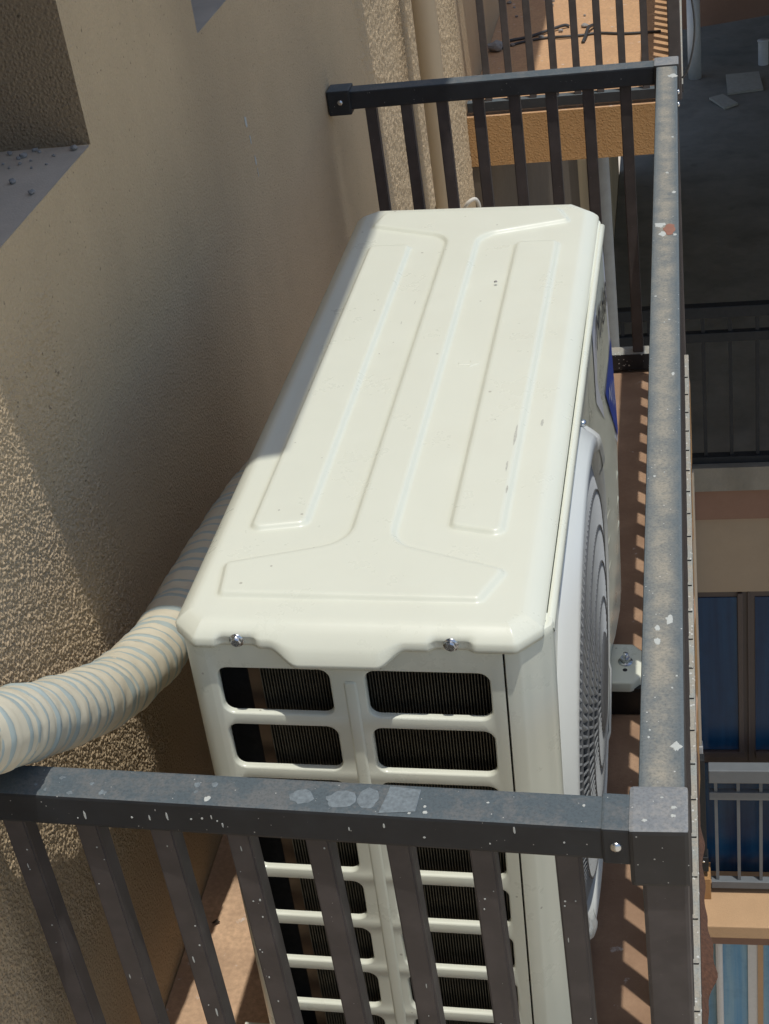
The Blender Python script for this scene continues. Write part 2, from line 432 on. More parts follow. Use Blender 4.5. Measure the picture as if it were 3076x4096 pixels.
def canopy(P, z0, z1, label):
    r = thing('canopy', (sum(p[0] for p in P)/4, sum(p[1] for p in P)/4, z0), label, 'canopy', 'concrete canopies above the ledges')
    V = [(x, y, z) for z in (z0, z1) for x, y in P]
    mesh('hood_slab', world_sub(r, V), [(3, 2, 1, 0), (4, 5, 6, 7), (0, 1, 5, 4), (1, 2, 6, 5), (2, 3, 7, 6), (3, 0, 4, 7)], MT['ochre'], r)
    box('drip_edge', (P[1][0]-.03, P[1][0]-.012), (P[1][1]+.01, P[2][1]-.01), (z0-.012, z0-.0005), MT['ochre'], r)
canopy([(XW+.001, -.242), (.181, -.112), (.181, 1.61), (XW+.001, 1.62)], 2.255, 2.40, 'overhead concrete canopy shading the wall side of the air conditioner')
canopy([(XW+.001, 2.98), (.225, 2.98), (.225, 4.9), (XW+.001, 4.9)], 2.255, 2.40, 'overhead concrete canopy shading the wall side of the rubble ledge')

# rusty broken rim under the outer edge of our ledge
G = Geo(); n = 120; a, b, c2 = [], [], []
for i in range(n+1):
    y = -.345+i/n*.75
    dx = .010*max(0, noise.noise(Vector((y*7, 8, 3)))+.35)+.006*noise.noise(Vector((y*30, 3, 3)))
    k = 1-ss(y, .12, .38)
    a.append((.3150, y, .012)); b.append((.3165+(dx+.002)*k, y, .000)); c2.append((.3140, y, -.04))
A, B, C = G.loop(a), G.loop(b), G.loop(c2); G.strip(A, B); G.strip(B, C)
mesh('broken_rim', world_sub(LED, G.V), G.F, MT['rust'], LED, smooth=False)

# ------------------------------------------------------------------ railings
BW = .0190
HR, RH, RW = .5717, .0320, .0345
XR = .2763
_bal_cache = {}
def baluster(parent, x, y, z0, z1, mat):
    key = (round(z1-z0, 3), mat.name)
    if key not in _bal_cache:
        bm = bmesh.new(); bmesh.ops.create_cube(bm, size=1)
        bmesh.ops.scale(bm, verts=bm.verts, vec=(BW, BW, z1-z0))
        bmesh.ops.bevel(bm, geom=[e for e in bm.edges if abs(e.verts[0].co.z-e.verts[1].co.z) > .1], offset=.0016, segments=2, affect='EDGES')
        me = bpy.data.meshes.new('baluster'); bm.to_mesh(me); bm.free(); me.materials.append(mat); _bal_cache[key] = me
    o = bpy.data.objects.new('baluster', _bal_cache[key]); link(o, parent)
    o.location = Vector((x, y, (z0+z1)/2))-parent_matrix(parent).translation
    return o
def railing(label, yn, yf, z, an=0.0, xs_n=(), xs_f=(), ys=(), far=True, near=True):
    """three-sided railing round a ledge: near side, long front side, far side; z = ledge datum"""
    r = thing('railing', (XR+RW/2, (yn+yf)/2, z), label, 'railing', 'black steel railings round the ledges')
    hr = HR+z; lo = z+.010
    ny = lambda x: yn+(XR-x)*an
    fr = MT['rail_front'] if z == 0 else MT['rail']
    box('front_top_rail', (XR, XR+RW), (yn+.04, yf-.004), (hr-RH, hr), fr, r, bev=.003)
    box('front_bottom_rail', (XR+.001, XR+RW+.004), (yn+.036, yf+.0), (lo, lo+.024), MT['rail_low'], r, bev=.002)
    for y in ys: baluster(r, XR+RW/2+.0045, y, lo+.02, hr-RH+.002, MT['bal'])
    if z == 0:
        for y in ys: box('weld_plate', (XR+RW/2-.008, XR+RW+.0022), (y-.0135, y+.0135), (lo+.0238, lo+.0268), MT['rail_low'], r, bev=.001)
    if near:
        sh = lambda p: (p[0], p[1]+(XR-p[0])*an, p[2])
        box('near_top_rail', (XW+.03, XR+.004), (yn, yn+RW), (hr-RH, hr), MT['rail'], r, bev=.003, shear=sh)
        box('near_bottom_rail', (XW+.004, XR+.004), (yn+.004, yn+RW-.004), (lo, lo+.028), MT['rail'], r, bev=.002, shear=sh)
        box('wall_bracket', (XW+.0015, XW+.042), (yn-.003, yn+RW+.003), (hr-RH-.006, hr+.003), MT['rail'], r, bev=.003, shear=sh)
        for x in xs_n: baluster(r, x, ny(x)+RW/2, lo+.02, hr-RH+.002, MT['bal'])
        box('corner_post', (XR+.0015, XR+RW+.0005), (yn+.001, yn+RW-.001), (z+.001, hr-RH+.002), MT['bal'], r, bev=.003)
        cp = box('corner_cap', (XR-.0065, XR+RW+.0025), (yn-.0035, yn+RW+.010), (hr-RH-.022, hr+.0025), MT['cap'], r, bev=.0035)
        box('cap_sleeve', (XR-.026, XR-.004), (yn-.0018, yn+RW+.0018), (hr-RH-.0018, hr+.0012), MT['rail'], cp, bev=.002, shear=sh)
    if far:
        box('far_top_rail', (XW+.03, XR+.002), (yf, yf+RW), (hr-RH, hr), MT['rail'], r, bev=.003)
        box('far_bottom_rail', (XW+.004, XR+.002), (yf+.001, yf+RW-.001), (lo-.004, lo+.029), MT['rail_low'], r, bev=.002)
        box('wall_bracket', (XW+.0015, XW+.042), (yf-.004, yf+RW+.004), (hr-RH-.008, hr+.004), MT['rail'], r, bev=.003)
        for x in xs_f: baluster(r, x, yf+RW/2, lo+.026, hr-RH+.002, MT['bal'])
        box('corner_post', (XR+.001, XR+RW-.001), (yf+.001, yf+RW-.001), (z+.001, hr-RH+.002), MT['bal'], r, bev=.003)
        cp = box('corner_cap', (XR-.004, XR+RW+.0025), (yf-.006, yf+RW+.0035), (hr-RH-.02, hr+.003), MT['cap'], r, bev=.003)
    return r
P_N = [-.2312+.0649*i for i in range(8)]
P_F = [-.2130+.0624*i for i in range(8)]
RL = railing('dusty black steel railing around the air conditioner, paint splashed', -.3038, 1.4518, 0.0, .0634, P_N, P_F, [-.2025+.0631*i for i in range(26)])
NR = railing('black steel railing of the rubble ledge beyond the far end rails', 3.098, 4.93, -.047, 0.0, [-.220+.0622*i for i in range(8)], P_F, [3.19+.0631*i for i in range(27)])

# screw on the near rail by the corner, pop rivets on the far end, anchor bolt in the bracket
def screw(parent, c, ax, r=.004, name='screw'):
    ax = Vector(ax).normalized(); c = Vector(c)
    P = [c-ax*.001, c+ax*.0012, c+ax*.0024, c+ax*.003]
    V, F = tube_geo(P, [r, r, r*.75, r*.3], 14)
    o = mesh(name, world_sub(parent, V), F, MT['zinc'], parent, smooth=True)
    return o
screw(RL, (.2605, -.3038+(XR-.26)*.0634-.001, .5555), (0, -1, 0), .0046)
screw(RL, (.3108, 1.36, .556), (1, 0, 0), .004); screw(RL, (.3108, 1.30, .556), (1, 0, 0), .004)
screw(RL, (-.262, 1.4475, .555), (0, -1, 0), .005)

# paint splashes (x, y, radius)
front_sp = [(.2992,-.0542,.0044),(.289,-.0662,.0029),(.2891,-.0837,.0034),(.3041,-.2142,.0046),(.2841,-.1955,.0011),(.2833,-.2036,.0012),(.3048,-.1297,.0012),(.3011,-.1447,.0012),(.2846,.1752,.0016),(.294,.1818,.001),(.3026,.3826,.0026),(.2983,.5136,.0016),(.2929,.5073,.0013),(.2821,.5771,.002),(.3031,1.395,.0085),(.3028,1.112,.0022),(.295,.9711,.0026),(.3045,.8989,.0032),(.2865,.790,.0072),(.2900,.7605,.0052),(.3055,.756,.0028)]
for x, y, r in front_sp: blot('paint_splash', (x, y, HR), r*.8, MT['splash'], RL, aspect=1.5 if r > .002 else 1.1, rag=.55)
blot('bare_primer_patch', (.2990, .773, HR+.0003), .0082, MT['primer'], RL, aspect=2.0, rag=.3)
near_sp = [(-.1814,-.2535,.003),(-.154,-.2604,.0026),(-.1422,-.2704,.004),(-.1693,-.2708,.003),(-.2012,-.2616,.0017),(-.1913,-.2673,.002),(-.0535,-.276,.0035),(-.0659,-.2601,.0038),(-.0515,-.2599,.0035),(-.065,-.2685,.0022),(.1196,-.2880,.0024),(.1186,-.2818,.0015),(.1076,-.2890,.0016),(.1659,-.277,.0013),(.2371,-.279,.0016)]
for x, y, r in near_sp: blot('paint_splash', (x, y, HR), r*.75, MT['residue'] if y > -.275 else MT['splash'], RL, rag=.5)
for x, y, r in [(.2815,-.296,.0018),(.3027,-.2826,.0022),(.3019,-.291,.002),(.2939,-.2723,.0012)]: blot('paint_splash', (x, y, HR+.0025), r, MT['splash'], RL, aspect=.7, rag=.6)
for x, y, r, asp in [(.021,-.2722,.0095,.85),(.0535,-.275,.012,.75),(.074,-.2735,.008,1.3)]: blot('sticker_residue', (x, y, HR), r, MT['residue'], RL, aspect=asp, rag=.3, th=.0003)
G = Geo(); q = G.loop([(.084,-.2895,HR+.0004),(.112,-.2875,HR+.0004),(.1135,-.264,HR+.0004),(.089,-.2605,HR+.0004)]); q2 = G.loop([(.0845,-.289,HR+.0007),(.1115,-.287,HR+.0007),(.113,-.2645,HR+.0007),(.0895,-.2612,HR+.0007)])
G.bridge(q, q2); G.F.append(tuple(q2)); mesh('sticker_residue', world_sub(RL, G.V), G.F, MT['residue'], RL)
# long drips on the camera side of the near rail and balusters
for i in range(16):
    x = random.uniform(-.24, .25); zz = random.uniform(.546, .566)
    blot('paint_drip', (x, -.3038+(XR-x)*.0634-.0001, zz), random.uniform(.0005, .0010), MT['splash'], RL, up=Vector((0, -1, 0)), ax=Vector((1, 0, 0)), aspect=random.choice([1, 1.2, 3.0, 4.5]), rag=.3)
for i in range(36):
    x = random.choice(P_N); zz = random.uniform(.30, .53)
    xx = x+random.uniform(-.007, .007)
    blot('paint_drip', (xx, -.3038+(XR-x)*.0634+RW/2-BW/2-.0001, zz), random.uniform(.0004, .0009), MT['splash'], RL, up=Vector((0, -1, 0)), aspect=random.choice([1, 1.2, 1.5, 1, 6.0]), rag=.3)

box('added_shade_panel', (XW-.01, XW+.02), (3.10, 6.9), (-3.4, -.195), MT['shade_panel'], bw)  # dark panel added on the wall, its colour stands in for shade under the ledge
# ------------------------------------------------------------------ air conditioner
AU, RU = -.01454, .02762
ux = Vector((math.cos(AU)*math.cos(RU), math.sin(AU)*math.cos(RU), -math.sin(RU))); uy = Vector((-math.sin(AU), math.cos(AU), 0)); uz = ux.cross(uy)
UM = Matrix((ux, uy, uz)).transposed()
HB = .56
UO = Vector((-.10675, -.15971, .62750)) - HB*uz
AC = thing('air_conditioner', UO, 'cream air conditioner outdoor unit with embossed lid and round fan guard', 'air conditioner', rot=UM.to_euler())
def up_(V): return [(v[0], v[1], v[2]+HB) for v in V]
def amesh(name, G_, mat, smooth=True, parent=None): return mesh(name, up_(G_.V), G_.F, mat, parent or AC, smooth)
def sharp(o, ang=35):
    me = o.data
    bm = bmesh.new(); bm.from_mesh(me)
    for e in bm.edges:
        if len(e.link_faces) == 2 and e.calc_face_angle(0) > math.radians(ang): e.smooth = False
    bm.to_mesh(me); bm.free()

# lid
a0, a1, b0, b1 = .002, .309, 0.0, .885
cut = .022
out = [(a0+cut, b0), (a1-cut*.9, b0), (a1, b0+cut), (a1, b1-.030), (a1-.030, b1), (a0+cut, b1), (a0, b1-cut), (a0, b0+cut)]
subs = [110, 3, 30, 3, 20, 3, 30, 3]
def tabw(a): return ss(a, .086, .112)*(1-ss(a, .176, .200))
def scrw(a): return max(1-ss(abs(a-.060), .012, .020), 1-ss(abs(a-.237), .012, .020))
G = Geo(); prev = None
for d, h, k in [(.004, .0035, 1), (0, .003, 1), (0, .006, .92), (0, .0105, .6), (.0012, .0128, .42), (.006, .0168, .2), (.0105, .0200, .07), (.014, .0216, 0), (.0175, .022, 0), (.021, .022, 0)]:
    L = rpoly(out, .007, d, 6, subs); pts = []
    for p in L:
        nb = 1-ss(p.y, .02, .03)
        t = tabw(p.x)*k*nb; sw = scrw(p.x)*nb*(1 if h < .012 else (.35 if h < .014 else 0))
        pts.append((p.x, p.y-.0095*t+.0042*sw, h-.0125*t*(1 if h < .02 else 0)))
    cur = G.loop(pts)
    if prev: G.bridge(prev, cur)
    prev = cur
rimtop = prev
shapes = [([(.034, .043), (.258, .040), (.276, .086), (.172, .124), (.172, .776), (.278, .814), (.262, .857), (.040, .861), (.029, .814), (.130, .776), (.130, .125), (.028, .092)],
           [.008, .008, .009, .03, .03, .007, .009, .010, .007, .03, .03, .008]),
          ([(.037, .140), (.091, .150), (.091, .757), (.037, .757)], [.010]*4),
          ([(.216, .147), (.267, .135), (.269, .757), (.215, .757)], [.010]*4)]
holes = []
for P, R in shapes:
    prv = None
    for d, h in [(-.003, 0), (0, 0), (.0010, .0006), (.0024, .0022), (.0038, .0036), (.0048, .0041), (.0080, .0041)]:
        cur = G.loop([(p.x, p.y, .022+h) for p in rpoly(P, R, d, 8, [6]*len(P))])
        if prv is None: holes.append(cur)
        else: G.bridge(prv, cur)
        prv = cur
    G.fill(prv)
G.fill(rimtop, holes)
lid = amesh('lid', G, MT['cream'])
# embossed arrow on the lid
G = Geo(); ar = [(.186, .4485), (.198, .4485), (.198, .444), (.2085, .4515), (.198, .459), (.198, .4545), (.186, .4545)]
l0 = G.loop([(p[0], p[1], .0221) for p in ar]); l1 = G.loop([(p.x, p.y, .0228) for p in poly_off(ar, .0009)]); G.bridge(l0, l1); G.fill(l1)
amesh('embossed_arrow', G, MT['cream'], False, parent=lid)
def ac_screw(a, h, b=.0):
    for nm, P, r, n in (('screw_washer', [(a, b+.0015, h), (a, b-.0008, h)], .0062, 18), ('screw_head', [(a, b-.0008, h), (a, b-.0035, h), (a, b-.0042, h)], [.0046, .0046, .0036], 8)):
        V, F = tube_geo(P, r, n); mesh(nm, up_(V), F, MT['zinc'], lid, smooth=(nm == 'screw_washer'))
ac_screw(.060, .0085, .0035); ac_screw(.237, .0085, .0035)
rk = [(.205, .64, .0018), (.1, .47, .0006), (.155, .80, .0007), (.112, .79, .0005)]

# near side panel with grille openings
G = Geo()
rows = 8
outer = G.loop([(.029, .006, .010), (.277, .006, .010), (.277, .006, -.552), (.029, .006, -.552)][::-1])
hl = []
for k in range(rows):
    zt = -.0215-.0615*k; zb = zt-.0520
    for (x0, x1) in ((.0345, .1335), (.1600, .2665)):
        P = [(x0, zb), (x1, zb), (x1, zt), (x0, zt)]; prv = None
        for d, bb in [(0, .006), (.0008, .0063), (.0016, .0074), (.0020, .0095), (.0020, .0118)]:
            cur = G.loop([(p.x, bb, p.y) for p in rpoly(P, .011, d, 6)])
            if prv is None: hl.append(cur)
            else: G.bridge(prv, cur)
            prv = cur
G.fill(outer, hl, (0, 2))
# rounded rear corner and back of the cabinet
pr = [(.029, .006), (.0225, .0067), (.0155, .0100), (.0102, .016), (.0072, .025), (.006, .036), (.006, .20), (.006, .50), (.006, .872)]
A = G.loop([(x, y, .010) for x, y in pr]); B = G.loop([(x, y, -.552) for x, y in pr]); G.strip(A, B)
sp_ = amesh('side_panel', G, MT['cream'], True); sharp(sp_, 50)
# pressed rib between the two columns of openings
G = Geo(); P = [(.1435, -.50), (.1545, -.50), (.1545, -.034), (.1435, -.034)]; prv = None
for d, bb in [(0, .0058), (.0012, .0046), (.0020, .0044)]:
    cur = G.loop([(p.x, bb, p.y) for p in rpoly(P, .003, d, 4)])
    if prv: G.bridge(prv, cur)
    prv = cur
G.fill(prv, (), (0, 2)); amesh('pressed_rib', G, MT['cream'], True, parent=sp_)
# heat exchanger behind the openings: fins (too many to pick apart), tubes, dark backing
G = Geo()
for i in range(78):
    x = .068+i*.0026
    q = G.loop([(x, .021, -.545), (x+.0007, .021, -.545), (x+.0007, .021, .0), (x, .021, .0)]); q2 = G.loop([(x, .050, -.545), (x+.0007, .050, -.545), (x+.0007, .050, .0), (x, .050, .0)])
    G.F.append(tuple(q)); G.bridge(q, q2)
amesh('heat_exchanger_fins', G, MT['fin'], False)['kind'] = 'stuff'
for k in range(20):
    V, F = tube_geo([(.062, .043, -.02-.026*k), (.272, .043, -.02-.026*k)], .0042, 8); mesh('coolant_tube', up_(V), F, MT['copper'], AC, smooth=True)
box('coil_end_plate', (.056, .0665), (.026, .055), (HB-.548, HB-.002), MT['copper'], AC, world=False)
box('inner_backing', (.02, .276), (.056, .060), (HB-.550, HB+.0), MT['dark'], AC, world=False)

# front panel wrapping both ends, with the fan opening
fc = (.333, -.298); FR = .243
XF = .3060
pr = [(.2779, .018), (.2779, .0078), (.2788, .0066), (.289, .0066), (.2920, .0078), (.3115, .0285), (.3146, .033), (.3158, .038), (.3150, .043), (XF+.003, .051), (XF, .058)]
pr2 = [(XF, .846), (XF-.002, .853), (.300, .862), (.294, .874), (.288, .879), (.20, .879), (.006, .879), (.006, .872)]
zs = [(-.555, 0), (0.0, 0), (.0045, .0), (.0072, .0010), (.0082, .0035), (.0075, .0065)]
G = Geo()
def ins(p, d):  # inset towards the cabinet centre
    return (p[0]-d if p[0] > .2795 else p[0], p[1]+d*(.8 if p[1] < .03 else 0)-d*(.8 if p[1] > .85 else 0))
def bulge(p, z): return p[0]+((.006+.012*ss(-z, 0, .3))*ss(p[1], .60, .80) if p[0] > .299 else 0)
zz = [(-.555, 0), (-.3, 0), (-.15, 0)]+zs[1:]
pa = pb = None
for z, d in zz:
    q = [ins(p, d) for p in pr]; q2 = [ins(p, d) for p in pr2]
    A = G.loop([(x, y, z) for x, y in q]); B = G.loop([(bulge((x, y), z), y, z) for x, y in q2])
    if pa:
        G.strip(pa, A); G.strip(pb, B)
        if z > 0: G.F.append((pa[-1], pb[0], B[0], A[-1]))
    pa, pb = A, B
zi = [z for z, d in zz if z <= 0]
ring = [G.loop([(XF, fc[0]+FR*math.cos(2*math.pi*j/96), fc[1]+FR*math.sin(2*math.pi*j/96)) for j in range(96)])]
o_ = G.loop([(XF, .058, -.555), (XF, .614, -.555), (XF, .614, 0), (XF, .058, 0)]); G.fill(o_, ring, (1, 2))
cols = [.614, .68, .74, .80, .846]
for i in range(4):
    for j in range(3):
        q = [(cols[i], zi[j]), (cols[i+1], zi[j]), (cols[i+1], zi[j+1]), (cols[i], zi[j+1])]
        G.F.append(tuple(G.loop([(bulge((XF, y), z), y, z) for y, z in q])))
r2 = G.loop([(XF-.05, fc[0]+(FR-.006)*math.cos(2*math.pi*j/96), fc[1]+(FR-.006)*math.sin(2*math.pi*j/96)) for j in range(96)]); G.bridge(ring[0], r2)
fp = amesh('front_panel', G, MT['cream'], True)
bm = bmesh.new(); bm.from_mesh(fp.data); bmesh.ops.remove_doubles(bm, verts=bm.verts, dist=.0002); bmesh.ops.recalc_face_normals(bm, faces=bm.faces); bm.to_mesh(fp.data); bm.free(); sharp(fp, 40)
G = Geo(); prv = None
for b in [.036, .040, .10, .30, .50, .60, .68, .76, .80, .838, .848]:
    k = (.5 if b in (.036, .848) else 1); bo = 0.0
    cur = G.loop([(a+bo if a > .3095 else a, b, z*k) for a, z in ((.3045, -.0200), (.3075, -.0185), (.3115, -.0135), (.3145, -.0080), (.3163, -.0015), (.3160, .0040), (.3140, .0072), (.3115, .0082), (.3098, .0070))])
    if prv: G.strip(prv, cur)
    prv = cur
amesh('top_lip', G, MT['cream'], True, parent=fp)
box('base_pan', (.004, .300), (.010, .876), (HB-.560, HB-.5525), MT['cream'], AC, world=False)
box('base_flange', (.296, .3165), (.060, .850), (HB-.5560, HB-.5385), MT['cream'], AC, bev=.003, world=False)
# fan guard
fg_c = (XF, fc[0], fc[1]+HB)
V, F = lathe_geo([(.272, -.0008), (.2705, .004), (.2665, .009), (.2620, .0160), (.2590, .0182), (.2540, .0190), (.2480, .0185), (.2445, .0155), (.2430, .004), (.2425, -.02)], 120, fg_c)
fg = mesh('fan_guard', V, F, MT['guard'], AC, smooth=True)
def gd(r): return .0065*ss(.243-r, 0, .04)+.0075+.0130*(1-(r/.243)**2)
radii = [.242, .204, .166, .128, .090, .052]
for r in radii[1:]:
    dd = gd(r); V, F = lathe_geo([(r+.0010, dd-.008), (r+.0010, dd+.0006), (r, dd+.0010), (r-.0010, dd+.0006), (r-.0010, dd-.008)], 96, fg_c); mesh('guard_ring', V, F, MT['capgrey'], fg, smooth=True)
V, F = lathe_geo([(.052, .012), (.052, .0265), (.047, .0285), (.03, .0295), (.0005, .0298)], 64, fg_c); mesh('guard_hub', V, F, MT['capgrey'], fg, smooth=True)
G = Geo()
for ri in range(5):
    ro, rin = radii[ri]-.0012, radii[ri+1]+.0012
    n = int(2*math.pi*((ro+rin)/2)/.0095)
    for j in range(n):
        th = 2*math.pi*(j+.5*(ri % 2))/n
        pts = []
        for r, sw in ((ro, 0.0), (rin, .16)):
            t = th+sw*(.24-r)*2+ (.05 if r == rin else 0)
            e = Vector((math.cos(t), math.sin(t))); p = Vector((-e.y, e.x))
            for dd, w_ in ((0, .0011), (-.011, .0011)):
                s_ = .006 if dd < 0 else 0
                for sg in (-1, 1):
                    q = e*r+p*(sg*w_+s_); pts.append((fg_c[0]+gd(r)+dd, fg_c[1]+q.x, fg_c[2]-HB+q.y))
        q = G.loop(pts)
        for f in ((0, 1, 5, 4), (2, 3, 7, 6), (0, 2, 6, 4), (1, 3, 7, 5)): G.F.append(tuple(q[i] for i in f))
gs = amesh('guard_slats', G, MT['guardslat'], False, parent=fg); gs['kind'] = 'stuff'
# raised mounting lugs round the guard, each with its screw
for k in (0, 2, 3):
    t0 = math.radians(32+90*k); V = []; F = []; prof = [(.2745, -.0008), (.2735, .006), (.2690, .0130), (.2640, .0195), (.2590, .0212), (.2530, .0216), (.2475, .0195)]; m_ = 12
    for i in range(m_+1):
        f = i/m_; th = t0+math.radians(26)*f; e = min(1, 6*f, 6*(1-f))
        for r, dd in prof:
            rr_ = r-.0045*(1-e); V.append((XF+dd-.0045*(1-e), fc[0]+rr_*math.cos(th), fc[1]+HB+rr_*math.sin(th)))
    n_ = len(prof); F = [(i*n_+j, i*n_+j+1, (i+1)*n_+j+1, (i+1)*n_+j) for i in range(m_) for j in range(n_-1)]
    mesh('guard_lug', V, F, MT['guard'], fg, smooth=True)
    th = t0+math.radians(29); c, s_ = math.cos(th), math.sin(th)
    V, F = tube_geo([(XF, fc[0]+.2745*c, fc[1]+HB+.2745*s_), (XF+.006, fc[0]+.2745*c, fc[1]+HB+.2745*s_), (XF+.008, fc[0]+.2745*c, fc[1]+HB+.2745*s_)], [.0040, .0040, .0026], 10); mesh('guard_screw', V, F, MT['zinc'], fg, smooth=True)
# fan and cavity
V, F = tube_geo([(XF-.062, fc[0], fc[1]+HB), (XF-.02, fc[0], fc[1]+HB)], .045, 24); fan = mesh('fan', V, F, MT['black'], AC, smooth=True)
for k in range(3):
    P = []; F = []
    for i in range(8):
        for j in range(6):
            th = 2*math.pi*k/3+1.5*i/7; r = .04+.19*j/5
            P.append((XF-.062+.042*i/7, fc[0]+r*math.cos(th), fc[1]+HB+r*math.sin(th)))
    F = [(i*6+j, i*6+j+1, (i+1)*6+j+1, (i+1)*6+j) for i in range(7) for j in range(5)]
    mesh('fan_blade', P, F, MT['black'], fan, smooth=True)
box('fan_cavity', (XF-.07, XF-.066), (.05, .63), (HB-.55, HB-.01), MT['dark'], AC, world=False)
# feet
for bb in (.030, .688):
    P = [(.30, bb-.042), (.345, bb-.042), (.362, bb-.022), (.362, bb+.022), (.345, bb+.042), (.30, bb+.042)]
    G = Geo(); prv = None
    for d, h in [(-.0, -.574), (0, -.5615), (.001, -.5598), (.0035, -.5590)]:
        cur = G.loop([(p.x, p.y, h) for p in rpoly(P, .008, d, 5)])
        if prv: G.bridge(prv, cur)
        prv = cur
    G.fill(prv); ft = amesh('foot', G, MT['cream'], True); sharp(ft, 50)
    for dy in (-.017, .017):
        V, F = tube_geo([(.336, bb+dy+.002, HB-.5594), (.336, bb+dy+.002, HB-.5586)], .0032, 12); mesh('foot_slot', V, F, MT['black'], ft)
    V, F = tube_geo([(.336, bb+.002, HB-.5595), (.336, bb+.002, HB-.5575)], .0098, 22); mesh('washer', V, F, MT['zinc'], ft, smooth=True)
    V, F = tube_geo([(.336, bb+.002, HB-.558), (.336, bb+.002, HB-.551)], .0068, 6); mesh('nut', V, F, MT['zinc'], ft)
    V, F = tube_geo([(.336, bb+.002, HB-.557), (.336, bb+.002, HB-.544)], .0034, 10); mesh('bolt', V, F, MT['zinc'], ft, smooth=True)
for bb in (.030, .688):
    mesh('foot', up_([(x, bb+y, z) for x in (-.04, .01) for y in (-.04, .04) for z in (-.572, -.560)]), [(0, 1, 3, 2), (4, 5, 7, 6), (0, 1, 5, 4), (2, 3, 7, 6), (0, 2, 6, 4), (1, 3, 7, 5)], MT['cream'], AC)
# label on the front panel
def lp(b, h, k): return (bulge((XF, b), h)+k, b, h+HB)
def lpoly(name, P, k, mat, parent):
    V = [lp(b, h, k) for b, h in P]; return mesh(name, V, [tuple(range(len(V)))], mat, parent)
P = [(.665, -.030), (.842, -.030), (.842, -.300), (.832, -.300), (.672, -.150)]
lab = lpoly('maker_label', P, .0012, MT['label'], AC)
lpoly('label_blue_field', [(.735, -.172), (.842, -.150), (.842, -.285), (.832, -.290)], .0018, MT['blue'], lab)
def text(body, size, b, h, mat, parent, k=.0022, italic=.2):
    cu = bpy.data.curves.new('t', 'FONT'); cu.body = body; cu.size = size; cu.shear = italic
    to = bpy.data.objects.new('t', cu); COL.objects.link(to)
    bpy.context.view_layer.update()
    me = bpy.data.meshes.new_from_object(to.evaluated_get(bpy.context.evaluated_depsgraph_get()))
    bpy.data.objects.remove(to)
    V = [lp(b+v.co.x, h+v.co.y, k) for v in me.vertices]; F = [tuple(p.vertices) for p in me.polygons]
    bpy.data.meshes.remove(me)
    return mesh('lettering', V, F, mat, parent)
text('Midea', .060, .690, -.092, MT['ink'], lab)
G = Geo()
pts = [(.757, -.19), (.765, -.178), (.773, -.20), (.781, -.18), (.789, -.215), (.797, -.185), (.805, -.225), (.817, -.195), (.829, -.24)]
for i in range(len(pts)-1):
    (p, q), (r, s) = pts[i], pts[i+1]; G.F.append(tuple(G.loop([lp(p, q, .0024), lp(p, q-.007, .0024), lp(r, s-.007, .0024), lp(r, s, .0024)])))
mesh('label_zigzag', G.V, G.F, MT['label'], lab)
# low slots pressed in the front panel below the label
for i, (b, h) in enumerate([(.70, -.335), (.70, -.375), (.70, -.415)]):
    V = [lp(b+dx, h+dz, -.0006+(.0022 if 0 < j < 3 else 0)) for dx in (0, .12) for j, dz in enumerate((0, -.004, -.010, -.014))]
    mesh('pressed_slot', V, [(j, j+1, 5+j, 4+j) for j in range(3)], MT['cream'], AC, smooth=True)

# scuff marks on the lid
for a_, b_, r_, asp, hh in [(.2605, .30, .0012, 16, .0262), (.258, .245, .0009, 10, .0262), (.262, .205, .0008, 9, .0262), (.283, .33, .0016, 4, .0221), (.1105, .55, .0006, 6, .0221), (.118, .60, .0005, 9, .0221), (.060, .17, .0011, 1.3, .0262)]:
    P0 = Vector((a_, b_, HB+hh)); n_ = 14
    V = [(P0.x+r_*math.cos(2*math.pi*j/n_)*(1+.5*noise.noise(Vector((j*.9, a_*90, b_*90)))), P0.y+r_*asp*math.sin(2*math.pi*j/n_)*(1+.3*noise.noise(Vector((j*.7, b_*70, 3)))), P0.z) for j in range(n_)]
    mesh('scuff', V, [tuple(range(n_))], MT['scuff'], lid)
# crumbs on the lid
for i, (a, b, r) in enumerate(rk):
    p = AC.location + UM @ Vector((a, b, HB+.0261 if i != 2 else HB+.022))
    rock('grit', p, r, MT['stone'], 'largest grey crumb of grit lying on the cream lid' if i == 0 else 'tiny dark speck of grit on the cream lid', 'grit', None if i == 0 else 'specks on the lid')

# mounting rails under the unit
for y, lb in ((.508, 'black steel mounting bar under the bolted foot of the unit'), (-.145, 'black steel mounting bar under the near end of the unit')):
    mr = thing('mounting_bar', (.10, y, 0), lb, 'mounting bar', 'bars under the unit')
    box('channel', (-.17, .272), (y-.022, y+.022), (.001, .042), MT['black'], mr, bev=.002)
    box('lip', (-.17, .272), (y-.0225, y-.014), (.0425, .046), MT['black'], mr)
    for x in (.212, .238, -.12):
        tube('rubber_pad', [(x, y+.004, .042), (x, y+.004, .0525)], .012, MT['black'], mr, n=14)

